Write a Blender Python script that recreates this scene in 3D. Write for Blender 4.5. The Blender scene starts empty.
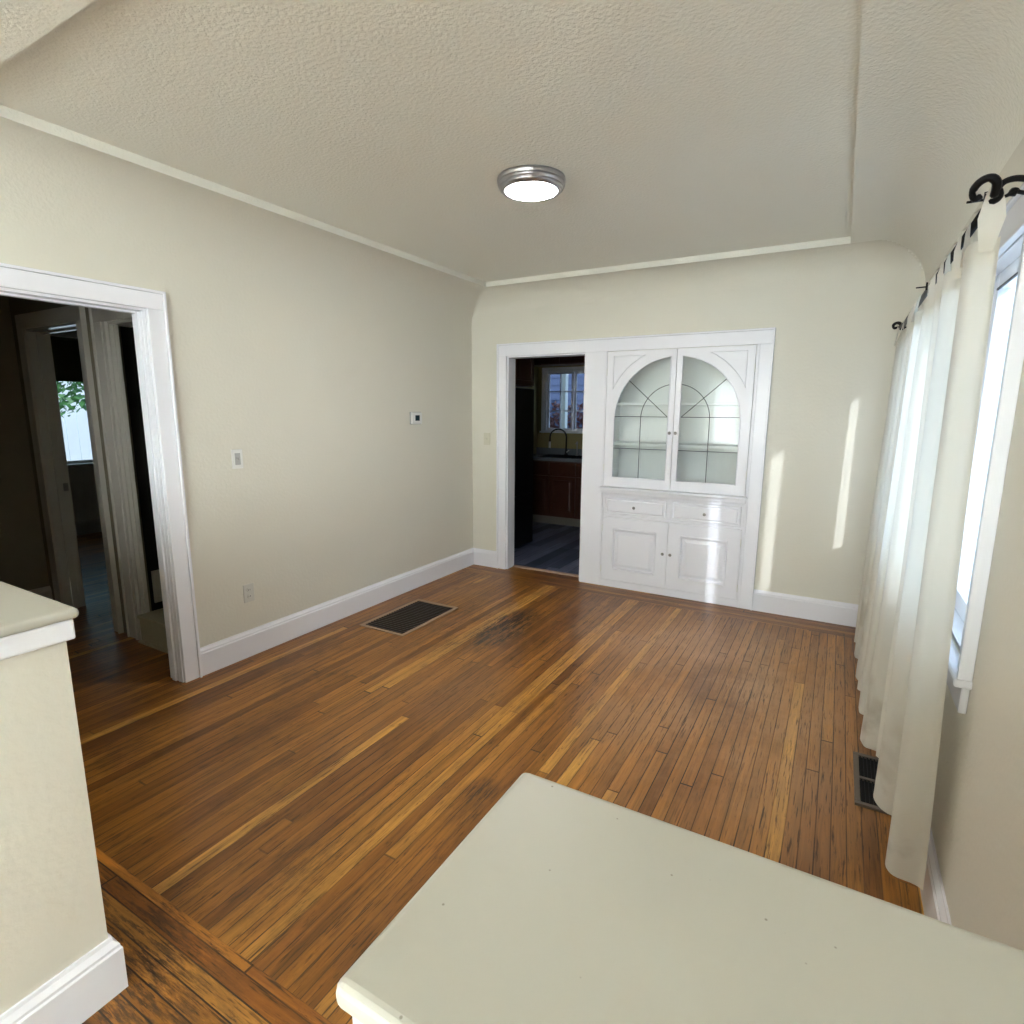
import bpy, bmesh, math, random
from mathutils import Vector, Matrix
random.seed(7)
S = bpy.context.scene
COL = S.collection

# ---------------------------------------------------------------- camera
cam_data = bpy.data.cameras.new('camera'); cam = bpy.data.objects.new('camera', cam_data); COL.objects.link(cam)
cam_data.sensor_width = 36.0; cam_data.lens = 567.69/1024*36; cam_data.clip_start = 0.02; cam_data.clip_end = 200
R_ = Vector((0.86764423, 0.49715279, 0.00570894)); U_ = Vector((-0.09261157, 0.1503253, 0.98428929)); F_ = Vector((-0.48848396, 0.85454164, -0.17647098))
m = Matrix((( R_.x, U_.x, -F_.x, 3.1243), (R_.y, U_.y, -F_.y, -4.6736), (R_.z, U_.z, -F_.z, 1.542), (0, 0, 0, 1)))
cam.matrix_world = m
S.camera = cam
# ---------------------------------------------------------------- light
W = bpy.data.worlds.new('world'); S.world = W; W.use_nodes = True
W.node_tree.nodes['Background'].inputs[0].default_value = (0.52, 0.74, 1.0, 1)
W.node_tree.nodes['Background'].inputs[1].default_value = 0.65
sd = bpy.data.lights.new('sun', 'SUN'); sun = bpy.data.objects.new('sun', sd); COL.objects.link(sun)
sd.energy = 1.1; sd.angle = math.radians(1.2); sd.color = (0.96, 0.98, 1.0)
sun.rotation_euler = Vector((-0.55, 1.0, -0.475)).to_track_quat('-Z', 'Y').to_euler()
def area(name, loc, d, sx, sy, e, colr):
    l = bpy.data.lights.new(name, 'AREA'); l.shape = 'RECTANGLE'; l.size = sx; l.size_y = sy; l.energy = e; l.color = colr
    o = bpy.data.objects.new(name, l); COL.objects.link(o); o.location = loc
    o.rotation_euler = Vector(d).to_track_quat('-Z', 'Y').to_euler(); return o
# daylight arriving through the dining window, and through the front window behind the camera
area('daylight_dining_window', (3.95, -1.62, 1.5), (-1, 0, -0.12), 1.3, 2.1, 15, (0.62, 0.79, 1.0))
area('added_side_fill', (3.62, -7.1, 1.5), (-1, 0.3, -0.05), 1.35, 2.4, 290, (0.76, 0.88, 1.0))  # added fill lamp, shining in through an added side window
area('daylight_front_window', (1.95, -8.80, 1.5), (0, 1, -0.05), 2.6, 1.35, 250, (0.76, 0.88, 1.0))
S.view_settings.view_transform = 'Standard'; S.view_settings.look = 'None'
S.view_settings.gamma = 1.0; S.view_settings.use_curve_mapping = False
S.view_settings.exposure = 1.66

# ---------------------------------------------------------------- materials
def srgb(r, g, b):
    f = lambda c: ((c/255+0.055)/1.055)**2.4 if c/255 > 0.04045 else c/255/12.92
    return (f(r), f(g), f(b), 1)
def mat(name, colr, rough=0.5, metal=0.0, bump=None, spec=0.5, vary=None, coat=0, trans=None):
    """bump=(scale,strength,distance[,detail]); vary=(scale,amount)"""
    M = bpy.data.materials.new(name); M.use_nodes = True; N = M.node_tree.nodes; L = M.node_tree.links
    B = N['Principled BSDF']; B.inputs['Base Color'].default_value = colr; B.inputs['Roughness'].default_value = rough
    B.inputs['Metallic'].default_value = metal; B.inputs['Specular IOR Level'].default_value = spec
    B.inputs['Coat Weight'].default_value = coat
    tc = N.new('ShaderNodeTexCoord')
    if vary:
        n = N.new('ShaderNodeTexNoise'); n.inputs['Scale'].default_value = vary[0]; n.inputs['Detail'].default_value = 4
        L.new(tc.outputs['Object'], n.inputs['Vector'])
        h = N.new('ShaderNodeHueSaturation'); h.inputs['Color'].default_value = colr
        mr = N.new('ShaderNodeMapRange'); mr.inputs[3].default_value = 1-vary[1]; mr.inputs[4].default_value = 1+vary[1]
        L.new(n.outputs['Fac'], mr.inputs[0]); L.new(mr.outputs[0], h.inputs['Value']); L.new(h.outputs[0], B.inputs['Base Color'])
    if bump:
        n = N.new('ShaderNodeTexNoise'); n.inputs['Scale'].default_value = bump[0]; n.inputs['Detail'].default_value = bump[3] if len(bump) > 3 else 3
        b = N.new('ShaderNodeBump'); b.inputs['Strength'].default_value = bump[1]; b.inputs['Distance'].default_value = bump[2]
        L.new(tc.outputs['Object'], n.inputs['Vector']); L.new(n.outputs['Fac'], b.inputs['Height']); L.new(b.outputs[0], B.inputs['Normal'])
    return M
WALLC = srgb(220, 216, 203)
M_wall = mat('cream_plaster', WALLC, 0.55, bump=(55, 0.35, 0.004, 3), vary=(1.2, 0.015))
M_cove = mat('cove_plaster', WALLC, 0.6, bump=(62, 0.5, 0.005, 3))
M_ceil = mat('textured_ceiling_plaster', srgb(235, 233, 222), 0.6, bump=(70, 0.7, 0.006, 3))
M_trim = mat('white_enamel', srgb(238, 238, 244), 0.25, vary=(2, .008))
M_cab = mat('cabinet_enamel', srgb(234, 234, 240), 0.28, vary=(2, .008))
M_cabin = mat('cabinet_interior_paint', srgb(240, 240, 238), 0.5, vary=(3, .01))
M_top = mat('worn_white_paint', srgb(190, 187, 176), 0.42, bump=(90, 0.10, 0.002, 3), vary=(6, 0.02))
M_nickel = mat('brushed_nickel', srgb(170, 168, 172), 0.28, 0.85, vary=(30, .04))
M_knob = mat('pewter_knob', srgb(150, 148, 146), 0.3, 0.7, vary=(30, .05))
M_black = mat('black_iron', srgb(22, 21, 22), 0.45, 0.6, bump=(60, .2, .002))
M_lead = mat('lead_came', srgb(60, 66, 70), 0.4, 0.5, vary=(30, .05))
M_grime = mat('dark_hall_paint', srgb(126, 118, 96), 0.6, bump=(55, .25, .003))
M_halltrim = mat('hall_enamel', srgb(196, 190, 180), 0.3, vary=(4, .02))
M_jambgloss = mat('glossy_jamb_enamel', srgb(200, 198, 190), 0.12, vary=(4, .02))
M_olive = mat('kitchen_olive_paint', srgb(150, 140, 98), 0.5, bump=(55, .2, .003))
M_redwood = mat('cherry_wood', srgb(70, 38, 26), 0.35, bump=(20, .1, .002), vary=(9, .12))
M_fridge = mat('black_appliance', srgb(9, 9, 10), 0.35, vary=(20, .05))
M_kick = mat('grey_toe_kick', srgb(120, 118, 108), 0.5, vary=(9, .06))
M_stone = mat('grey_countertop', srgb(120, 124, 130), 0.25, vary=(80, .2))
M_chrome = mat('dark_faucet_metal', srgb(70, 72, 78), 0.25, 0.9, vary=(20, .04))
M_plate = mat('switch_plastic', srgb(226, 226, 222), 0.35, vary=(9, .01))
M_screw = mat('toggle_plastic', srgb(175, 175, 172), 0.4, vary=(9, .01))
M_cream = mat('painted_over_plate', srgb(208, 203, 184), 0.5, vary=(9, .01))
M_outlet = mat('outlet_plastic', srgb(208, 206, 198), 0.4, vary=(9, .01))
M_screen = mat('lcd_screen', srgb(40, 58, 66), 0.25, vary=(9, .02))
M_grille = mat('bronze_register', srgb(66, 52, 40), 0.4, 0.5, vary=(20, .1))
M_gframe = mat('tan_register_frame', srgb(164, 136, 110), 0.45, 0.3, vary=(20, .06))
M_pit = mat('register_shadow', srgb(10, 9, 9), 0.8, vary=(9, .05))
M_gframe2 = mat('grey_register_frame', srgb(112, 102, 92), 0.45, 0.3, vary=(20, .08))
M_thresh = mat('pale_threshold_wood', srgb(188, 160, 138), 0.4, vary=(12, .05))
M_shade = mat('olive_roller_shade', srgb(84, 78, 48), 0.8, vary=(6, .04))
M_siding = mat('blue_grey_siding', srgb(70, 82, 112), 0.7, bump=(8, .2, .01))
M_fence = mat('white_fence_paint', srgb(235, 235, 235), 0.6, vary=(4, .03))
M_ground = mat('outdoor_ground', srgb(140, 138, 120), 0.9, vary=(2, .1))
M_leaf = mat('green_leaves', srgb(70, 118, 62), 0.5, vary=(5, .5))
M_rleaf = mat('red_and_green_leaves', srgb(92, 44, 40), 0.5, vary=(7, .5))
M_bark = mat('bark', srgb(90, 76, 60), 0.9, bump=(20, .5, .01))
M_well = mat('darkened_stairwell_walls', srgb(34, 31, 24), 0.7, bump=(55, .2, .003))  # stairwell darkness is put into this wall colour
M_step = mat('stair_paint', srgb(170, 162, 136), 0.5, vary=(5, .04))
M_roof = mat('roof_boards', srgb(120, 110, 100), 0.8, vary=(5, .05))

def add_specks(M, col_, scale, lo, hi, amt):
    N = M.node_tree.nodes; L = M.node_tree.links; Bn = N['Principled BSDF']
    tc = N.new('ShaderNodeTexCoord'); v = N.new('ShaderNodeTexVoronoi'); v.inputs['Scale'].default_value = scale; L.new(tc.outputs['Object'], v.inputs['Vector'])
    mr = N.new('ShaderNodeMapRange'); mr.inputs[1].default_value = hi; mr.inputs[2].default_value = lo; mr.inputs[4].default_value = amt; L.new(v.outputs['Distance'], mr.inputs[0])
    w = N.new('ShaderNodeMath'); w.operation = 'GREATER_THAN'; w.inputs[1].default_value = 0.72
    sp = N.new('ShaderNodeSeparateColor'); L.new(v.outputs['Color'], sp.inputs[0]); L.new(sp.outputs[0], w.inputs[0])
    mm = N.new('ShaderNodeMath'); mm.operation = 'MULTIPLY'; L.new(mr.outputs[0], mm.inputs[0]); L.new(w.outputs[0], mm.inputs[1])
    mx = N.new('ShaderNodeMixRGB'); mx.inputs[2].default_value = col_; L.new(mm.outputs[0], mx.inputs[0])
    l = Bn.inputs['Base Color'].links[0]; L.new(l.from_socket, mx.inputs[1]); L.new(mx.outputs[0], Bn.inputs['Base Color'])
add_specks(M_top, srgb(120, 112, 98), 55, .05, .10, .75)
def glass_mat(name, tint, refl=1.0, rough=0.02, extra=0.0):
    M = bpy.data.materials.new(name); M.use_nodes = True; N = M.node_tree.nodes; L = M.node_tree.links
    N.remove(N['Principled BSDF']); out = N['Material Output']
    t = N.new('ShaderNodeBsdfTransparent'); t.inputs[0].default_value = tint
    g = N.new('ShaderNodeBsdfGlossy'); g.inputs['Roughness'].default_value = rough
    fr = N.new('ShaderNodeFresnel'); fr.inputs[0].default_value = 1.5
    mu = N.new('ShaderNodeMath'); mu.operation = 'MULTIPLY_ADD'; mu.inputs[1].default_value = refl; mu.inputs[2].default_value = extra
    mu.use_clamp = True
    mx = N.new('ShaderNodeMixShader'); L.new(fr.outputs[0], mu.inputs[0]); L.new(mu.outputs[0], mx.inputs[0])
    L.new(t.outputs[0], mx.inputs[1]); L.new(g.outputs[0], mx.inputs[2]); L.new(mx.outputs[0], out.inputs['Surface'])
    return M
M_glass = glass_mat('window_glass', (0.95, 0.98, 1, 1), 0.3)
M_cglass = glass_mat('cabinet_glass', (0.965, 0.985, 0.985, 1), 0.35, 0.015, 0.02)

def curtain_mat():
    M = bpy.data.materials.new('sheer_cotton'); M.use_nodes = True; N = M.node_tree.nodes; L = M.node_tree.links
    N.remove(N['Principled BSDF']); out = N['Material Output']
    tc = N.new('ShaderNodeTexCoord')
    n = N.new('ShaderNodeTexNoise'); n.inputs['Scale'].default_value = 4.5; n.inputs['Detail'].default_value = 5
    L.new(tc.outputs['Object'], n.inputs['Vector'])
    sep = N.new('ShaderNodeSeparateXYZ'); L.new(tc.outputs['Object'], sep.inputs[0])
    # dirt near the hem: patches of grey staining that belong to the cloth
    mr = N.new('ShaderNodeMapRange'); mr.inputs[1].default_value = 0.55; mr.inputs[2].default_value = 0.12; mr.inputs[3].default_value = 0; mr.inputs[4].default_value = 1
    L.new(sep.outputs[2], mr.inputs[0])
    mr2 = N.new('ShaderNodeMapRange'); mr2.inputs[1].default_value = 0.56; mr2.inputs[2].default_value = 0.72
    L.new(n.outputs['Fac'], mr2.inputs[0])
    mm = N.new('ShaderNodeMath'); mm.operation = 'MULTIPLY'; L.new(mr.outputs[0], mm.inputs[0]); L.new(mr2.outputs[0], mm.inputs[1])
    cm = N.new('ShaderNodeMixRGB'); cm.inputs[1].default_value = srgb(224, 220, 209); cm.inputs[2].default_value = srgb(178, 166, 146)
    L.new(mm.outputs[0], cm.inputs[0])
    d = N.new('ShaderNodeBsdfDiffuse'); t = N.new('ShaderNodeBsdfTranslucent'); tr = N.new('ShaderNodeBsdfTransparent')
    L.new(cm.outputs[0], d.inputs[0]); L.new(cm.outputs[0], t.inputs[0])
    w = N.new('ShaderNodeTexNoise'); w.inputs['Scale'].default_value = 400
    L.new(tc.outputs['Object'], w.inputs['Vector'])
    b = N.new('ShaderNodeBump'); b.inputs['Strength'].default_value = 0.15; b.inputs['Distance'].default_value = 0.001
    L.new(w.outputs['Fac'], b.inputs['Height']); L.new(b.outputs[0], d.inputs['Normal'])
    m1 = N.new('ShaderNodeMixShader'); m1.inputs[0].default_value = 0.30; L.new(d.outputs[0], m1.inputs[1]); L.new(t.outputs[0], m1.inputs[2])
    m2 = N.new('ShaderNodeMixShader'); m2.inputs[0].default_value = 0.06; L.new(m1.outputs[0], m2.inputs[1]); L.new(tr.outputs[0], m2.inputs[2])
    L.new(m2.outputs[0], out.inputs['Surface'])
    return M
M_cloth = curtain_mat()

def emis(name, c, s):
    M = bpy.data.materials.new(name); M.use_nodes = True; N = M.node_tree.nodes
    B = N['Principled BSDF']; B.inputs['Base Color'].default_value = (0.9, 0.9, 0.9, 1)
    B.inputs['Emission Color'].default_value = c; B.inputs['Emission Strength'].default_value = s
    return M
M_diff = emis('lit_diffuser', (1, 0.98, 0.97, 1), 38)

def floor_mat(name, kitchen=False):
    M = bpy.data.materials.new(name); M.use_nodes = True; N = M.node_tree.nodes; L = M.node_tree.links; B = N['Principled BSDF']
    def math_(op, a, b=None, c=None):
        n = N.new('ShaderNodeMath'); n.operation = op
        for i, v in enumerate((a, b, c)):
            if v is None: continue
            if isinstance(v, (int, float)): n.inputs[i].default_value = v
            else: L.new(v, n.inputs[i])
        return n.outputs[0]
    tc = N.new('ShaderNodeTexCoord'); sp = N.new('ShaderNodeSeparateXYZ'); L.new(tc.outputs['Object'], sp.inputs[0])
    X, Y = sp.outputs[0], sp.outputs[1]
    if kitchen:
        sw = 0.0; PW, PL = 0.12, 1.1
        a, b = X, Y
    else:
        PW, PL = 0.0505, 2.4
        # crosswise border strips: along the back wall and at the threshold between the half walls
        s1 = math_('MULTIPLY', math_('GREATER_THAN', Y, -0.27), math_('GREATER_THAN', X, 0.0))
        s2 = math_('MULTIPLY', math_('LESS_THAN', Y, -3.86), math_('GREATER_THAN', Y, -4.42))
        sw = math_('MULTIPLY', math_('MAXIMUM', s1, s2), math_('LESS_THAN', Y, 0.3))
        mixf = lambda p, q: math_('ADD', math_('MULTIPLY', p, math_('SUBTRACT', 1, sw)), math_('MULTIPLY', q, sw))
        a = mixf(X, math_('ADD', Y, 7.02)); b = mixf(Y, math_('ADD', X, 3.3))
    u = math_('DIVIDE', a, PW); row = math_('FLOOR', u)
    wn = N.new('ShaderNodeTexWhiteNoise'); wn.noise_dimensions = '1D'; L.new(row, wn.inputs['W'])
    v = math_('ADD', math_('DIVIDE', b, PL), math_('MULTIPLY', wn.outputs['Value'], 7.3)); seg = math_('FLOOR', v)
    cb = N.new('ShaderNodeCombineXYZ'); L.new(row, cb.inputs[0]); L.new(seg, cb.inputs[1])
    if not kitchen: L.new(math_('MULTIPLY', sw, 5), cb.inputs[2])
    wn2 = N.new('ShaderNodeTexWhiteNoise'); L.new(cb.outputs[0], wn2.inputs['Vector'])
    # grain, stretched along the plank and shifted per plank
    gv = N.new('ShaderNodeCombineXYZ')
    L.new(math_('MULTIPLY', a, 46), gv.inputs[0]); L.new(math_('ADD', math_('MULTIPLY', b, 2.2), math_('MULTIPLY', wn2.outputs['Value'], 40)), gv.inputs[1])
    L.new(math_('MULTIPLY', wn2.outputs['Value'], 90), gv.inputs[2])
    g = N.new('ShaderNodeTexNoise'); g.inputs['Scale'].default_value = 1.0; g.inputs['Detail'].default_value = 5; g.inputs['Roughness'].default_value = 0.65; g.inputs['Distortion'].default_value = 0.6
    L.new(gv.outputs[0], g.inputs['Vector'])
    ramp = N.new('ShaderNodeValToRGB'); e = ramp.color_ramp.elements
    if kitchen:
        e[0].color = srgb(40, 46, 66); e[1].color = srgb(118, 124, 150)
    else:
        e[0].position = 0.0; e[0].color = srgb(122, 75, 27); e[1].position = 1.0; e[1].color = srgb(206, 152, 70)
        for p, c in ((0.2, (136, 86, 32)), (0.66, (156, 102, 38)), (0.88, (168, 112, 44))):
            k = e.new(p); k.color = srgb(*c)
    L.new(wn2.outputs['Value'], ramp.inputs[0])
    gr = N.new('ShaderNodeMapRange'); gr.inputs[1].default_value = 0.3; gr.inputs[2].default_value = 0.7; gr.inputs[3].default_value = 0.52; gr.inputs[4].default_value = 1.36
    L.new(g.outputs['Fac'], gr.inputs[0])
    mul = N.new('ShaderNodeMixRGB'); mul.blend_type = 'MULTIPLY'; mul.inputs[0].default_value = 1
    L.new(ramp.outputs[0], mul.inputs[1]); L.new(gr.outputs[0], mul.inputs[2])
    # gaps
    fu = math_('FRACT', u); fv = math_('FRACT', v)
    gw = 0.03 if kitchen else 0.042
    g1 = math_('LESS_THAN', math_('MINIMUM', fu, math_('SUBTRACT', 1, fu)), gw)
    g2 = math_('LESS_THAN', math_('MINIMUM', fv, math_('SUBTRACT', 1, fv)), 0.0016)
    gap = math_('MAXIMUM', g1, g2)
    # darkness of the gap varies with age
    gn = N.new('ShaderNodeTexNoise'); gn.inputs['Scale'].default_value = 2.1; gn.inputs['Detail'].default_value = 3; L.new(tc.outputs['Object'], gn.inputs['Vector'])
    gapm = math_('MULTIPLY', gap, math_('MULTIPLY_ADD', gn.outputs['Fac'], 2.6, -0.65))
    gapm = math_('MINIMUM', math_('MAXIMUM', gapm, math_('MULTIPLY', gap, 0.25)), 1)
    dk = N.new('ShaderNodeMixRGB'); dk.inputs[2].default_value = srgb(38, 22, 12) if not kitchen else srgb(14, 14, 18)
    L.new(gapm, dk.inputs[0]); L.new(mul.outputs[0], dk.inputs[1])
    last = dk.outputs[0]
    if not kitchen:
        # worn patches and dark specks
        wear = N.new('ShaderNodeTexNoise'); wear.inputs['Scale'].default_value = 1.7; wear.inputs['Detail'].default_value = 7; wear.inputs['Roughness'].default_value = 0.7
        L.new(tc.outputs['Object'], wear.inputs['Vector'])
        wm = N.new('ShaderNodeMapRange'); wm.inputs[1].default_value = 0.5; wm.inputs[2].default_value = 0.75; wm.inputs[3].default_value = 0; wm.inputs[4].default_value = 0.5
        L.new(wear.outputs['Fac'], wm.inputs[0])
        w2 = N.new('ShaderNodeMixRGB'); w2.inputs[2].default_value = srgb(76, 42, 22); L.new(wm.outputs[0], w2.inputs[0]); L.new(last, w2.inputs[1]); last = w2.outputs[0]
        spk = N.new('ShaderNodeTexNoise'); spk.inputs['Scale'].default_value = 26; spk.inputs['Detail'].default_value = 6; spk.inputs['Roughness'].default_value = 0.75
        mpv = N.new('ShaderNodeCombineXYZ'); L.new(math_('MULTIPLY', a, 2.4), mpv.inputs[0]); L.new(math_('MULTIPLY', b, 0.32), mpv.inputs[1]); L.new(mpv.outputs[0], spk.inputs['Vector'])
        sm = N.new('ShaderNodeMapRange'); sm.inputs[1].default_value = 0.57; sm.inputs[2].default_value = 0.68; sm.inputs[3].default_value = 0; sm.inputs[4].default_value = 0.9
        L.new(spk.outputs['Fac'], sm.inputs[0])
        w3 = N.new('ShaderNodeMixRGB'); w3.inputs[2].default_value = srgb(48, 28, 16); L.new(sm.outputs[0], w3.inputs[0]); L.new(last, w3.inputs[1]); last = w3.outputs[0]
        # pale worn finish, plus the sky's gloss painted into the colour near the window
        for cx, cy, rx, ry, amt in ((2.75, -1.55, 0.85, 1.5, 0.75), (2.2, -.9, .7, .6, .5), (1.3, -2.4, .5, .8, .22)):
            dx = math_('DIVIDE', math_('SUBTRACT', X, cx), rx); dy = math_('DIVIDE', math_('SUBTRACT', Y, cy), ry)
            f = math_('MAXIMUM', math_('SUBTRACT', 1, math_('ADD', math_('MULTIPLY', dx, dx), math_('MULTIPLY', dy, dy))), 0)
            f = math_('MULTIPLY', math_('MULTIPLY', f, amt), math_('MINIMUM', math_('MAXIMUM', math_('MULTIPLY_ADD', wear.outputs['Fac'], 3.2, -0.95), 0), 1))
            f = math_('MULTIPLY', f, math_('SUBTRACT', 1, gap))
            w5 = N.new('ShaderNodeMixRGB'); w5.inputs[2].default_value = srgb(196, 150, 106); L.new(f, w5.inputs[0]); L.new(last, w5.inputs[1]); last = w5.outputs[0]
        ls = math_('MULTIPLY', math_('LESS_THAN', Y, -3.862), math_('GREATER_THAN', Y, -3.938))
        wl = N.new('ShaderNodeMixRGB'); wl.blend_type = 'MULTIPLY'; wl.inputs[2].default_value = (1.35, 1.28, 1.1, 1); L.new(ls, wl.inputs[0]); L.new(last, wl.inputs[1]); last = wl.outputs[0]
        # dark open grain: short fine cracks running with the boards
        cv = N.new('ShaderNodeCombineXYZ'); L.new(math_('MULTIPLY', a, 150), cv.inputs[0]); L.new(math_('MULTIPLY', b, 7), cv.inputs[1]); L.new(math_('MULTIPLY', wn2.outputs['Value'], 55), cv.inputs[2])
        cn = N.new('ShaderNodeTexNoise'); cn.inputs['Scale'].default_value = 1.0; cn.inputs['Detail'].default_value = 3; cn.inputs['Roughness'].default_value = .6; L.new(cv.outputs[0], cn.inputs['Vector'])
        cf = N.new('ShaderNodeMapRange'); cf.inputs[1].default_value = 0.56; cf.inputs[2].default_value = 0.66; L.new(cn.outputs['Fac'], cf.inputs[0])
        cm_ = math_('MULTIPLY', cf.outputs[0], math_('MINIMUM', math_('MAXIMUM', math_('MULTIPLY_ADD', wear.outputs['Fac'], 4.0, -1.45), 0.12), 0.85))
        wc = N.new('ShaderNodeMixRGB'); wc.inputs[2].default_value = srgb(44, 24, 12); L.new(cm_, wc.inputs[0]); L.new(last, wc.inputs[1]); last = wc.outputs[0]
        # named stains: scuffed black patch in mid room, scratches near the counter
        for cx, cy, rx, ry, amt in ((1.16, -1.34, 0.20, 0.5, 1.7), (1.0, -1.75, 0.10, 0.3, 0.45), (1.98, -2.93, 0.09, 0.12, 0.9), (1.66, -3.55, 0.16, 0.3, 0.55), (1.45, -4.08, 0.6, 0.3, .9), (2.75, -1.5, 0.28, 0.6, 0.35)):
            dx = math_('DIVIDE', math_('SUBTRACT', X, cx), rx); dy = math_('DIVIDE', math_('SUBTRACT', Y, cy), ry)
            dd = math_('ADD', math_('MULTIPLY', dx, dx), math_('MULTIPLY', dy, dy))
            f = math_('MAXIMUM', math_('SUBTRACT', 1, dd), 0)
            f = math_('MULTIPLY', math_('MULTIPLY', f, amt), math_('GREATER_THAN', g.outputs['Fac'], 0.47))
            f = math_('MULTIPLY', f, math_('MINIMUM', math_('MULTIPLY', math_('MAXIMUM', math_('SUBTRACT', spk.outputs['Fac'], 0.38), 0), 6), 1))
            w4 = N.new('ShaderNodeMixRGB'); w4.inputs[2].default_value = srgb(40, 30, 26); L.new(f, w4.inputs[0]); L.new(last, w4.inputs[1]); last = w4.outputs[0]
    L.new(last, B.inputs['Base Color'])
    rr = N.new('ShaderNodeMapRange'); rr.inputs[3].default_value = 0.22 if not kitchen else 0.3; rr.inputs[4].default_value = 0.48
    L.new(gn.outputs['Fac'], rr.inputs[0]); L.new(rr.outputs[0], B.inputs['Roughness'])
    bp = N.new('ShaderNodeBump'); bp.inputs['Strength'].default_value = 0.5; bp.inputs['Distance'].default_value = 0.0015
    hh = math_('SUBTRACT', math_('MULTIPLY', g.outputs['Fac'], 0.35), gap)
    hh = math_('ADD', hh, math_('MULTIPLY', wn2.outputs['Value'], 0.3))
    L.new(hh, bp.inputs['Height']); L.new(bp.outputs[0], B.inputs['Normal'])
    B.inputs['Specular IOR Level'].default_value = 0.48
    return M
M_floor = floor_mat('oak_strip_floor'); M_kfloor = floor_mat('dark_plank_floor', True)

# ---------------------------------------------------------------- mesh helpers
def bx(bm, x0, x1, y0, y1, z0, z1):
    v = [bm.verts.new(p) for p in ((x0,y0,z0),(x1,y0,z0),(x1,y1,z0),(x0,y1,z0),(x0,y0,z1),(x1,y0,z1),(x1,y1,z1),(x0,y1,z1))]
    for f in ((0,3,2,1),(4,5,6,7),(0,1,5,4),(1,2,6,5),(2,3,7,6),(3,0,4,7)): bm.faces.new([v[i] for i in f])
def prism(bm, pts, d):
    """extrude closed polygon of 3D points by vector d"""
    d = Vector(d); a = [bm.verts.new(p) for p in pts]; b = [bm.verts.new(Vector(p)+d) for p in pts]; n = len(a)
    bm.faces.new(a); bm.faces.new(b[::-1])
    for i in range(n): bm.faces.new((a[i], b[i], b[(i+1) % n], a[(i+1) % n]))
def tube(bm, pts, r, n=10, caps=True):
    pts = [Vector(p) for p in pts]; rs = r if isinstance(r, (list, tuple)) else [r]*len(pts)
    rings = []; t = (pts[1]-pts[0]).normalized(); up = Vector((0,0,1)) if abs(t.z) < 0.9 else Vector((1,0,0)); nx = t.cross(up).normalized()
    for i, p in enumerate(pts):
        if i == 0: tt = (pts[1]-pts[0])
        elif i == len(pts)-1: tt = pts[-1]-pts[-2]
        else: tt = pts[i+1]-pts[i-1]
        tt.normalize(); nx = (nx - tt*nx.dot(tt)).normalized(); ny = tt.cross(nx)
        rings.append([bm.verts.new(p+(nx*math.cos(2*math.pi*k/n)+ny*math.sin(2*math.pi*k/n))*rs[i]) for k in range(n)])
    for A, B in zip(rings, rings[1:]):
        for k in range(n): bm.faces.new((A[k], A[(k+1) % n], B[(k+1) % n], B[k]))
    if caps: bm.faces.new(rings[0][::-1]); bm.faces.new(rings[-1])
def lathe(bm, prof, c, axis='z', n=32):
    c = Vector(c); rings = []
    for r, h in prof:
        ring = []
        for k in range(n):
            a = 2*math.pi*k/n; p = (r*math.cos(a), r*math.sin(a), h)
            if axis == 'y': p = (p[0], p[2], p[1])
            if axis == 'x': p = (p[2], p[0], p[1])
            ring.append(bm.verts.new(c+Vector(p)))
        rings.append(ring)
    for A, B in zip(rings, rings[1:]):
        for k in range(n): bm.faces.new((A[k], A[(k+1) % n], B[(k+1) % n], B[k]))
    bm.faces.new(rings[0]); bm.faces.new(rings[-1])
def rings_panel(bm, x0, x1, z0, z1, loops, back):
    """panel in the xz plane facing -y: loops = [(inset, y)...], closed at the back plane y=back"""
    R = []
    for ins, y in [(0, back)]+loops:
        R.append([bm.verts.new(p) for p in ((x0+ins,y,z0+ins),(x1-ins,y,z0+ins),(x1-ins,y,z1-ins),(x0+ins,y,z1-ins))])
    for A, B in zip(R, R[1:]):
        for k in range(4): bm.faces.new((A[k], A[(k+1) % 4], B[(k+1) % 4], B[k]))
    bm.faces.new(R[0][::-1]); bm.faces.new(R[-1])
def obj(name, bm, m, parent=None, smooth=False, bevel=0, off=None):
    bmesh.ops.recalc_face_normals(bm, faces=bm.faces)
    me = bpy.data.meshes.new(name); bm.to_mesh(me); bm.free(); me.materials.append(m)
    o = bpy.data.objects.new(name, me); COL.objects.link(o)
    if parent is not None:
        o.parent = parent; o.matrix_parent_inverse = Matrix.Translation(-wloc(parent))
    if smooth:
        for p in me.polygons: p.use_smooth = True
    if bevel:
        b = o.modifiers.new('bevel', 'BEVEL'); b.width = bevel; b.segments = 4 if bevel > .009 else 2; b.limit_method = 'ANGLE'
    return o
def wloc(o):
    v = Vector(o.location)
    if o.parent is not None and o.parent.type == 'EMPTY' and o.type != 'MESH': v += wloc(o.parent)
    return v if o.type == 'EMPTY' else Vector((0,0,0))
def thing(name, label, cat, loc, group=None):
    o = bpy.data.objects.new(name, None); o.empty_display_size = 0.1; COL.objects.link(o); o.location = loc
    o['label'] = label; o['category'] = cat
    if group: o['group'] = group
    return o
def tag(o, label, cat, group=None, kind=None):
    o['label'] = label; o['category'] = cat
    if group: o['group'] = group
    if kind: o['kind'] = kind
    return o
def B(): return bmesh.new()
def box(name, m, b, parent=None, bevel=0, **k):
    bm = B(); bx(bm, *b); return obj(name, bm, m, parent, bevel=bevel, **k)
def struct(name, bm, m, parent=None, label=None, **k):
    o = obj(name, bm, m, parent, **k)
    if parent is None:
        o['kind'] = 'structure'
        if label: o['label'] = label
    return o
def boxes(name, m, L, parent=None, label=None, **k):
    bm = B()
    for b in L: bx(bm, *b)
    return struct(name, bm, m, parent, label, **k)

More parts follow.
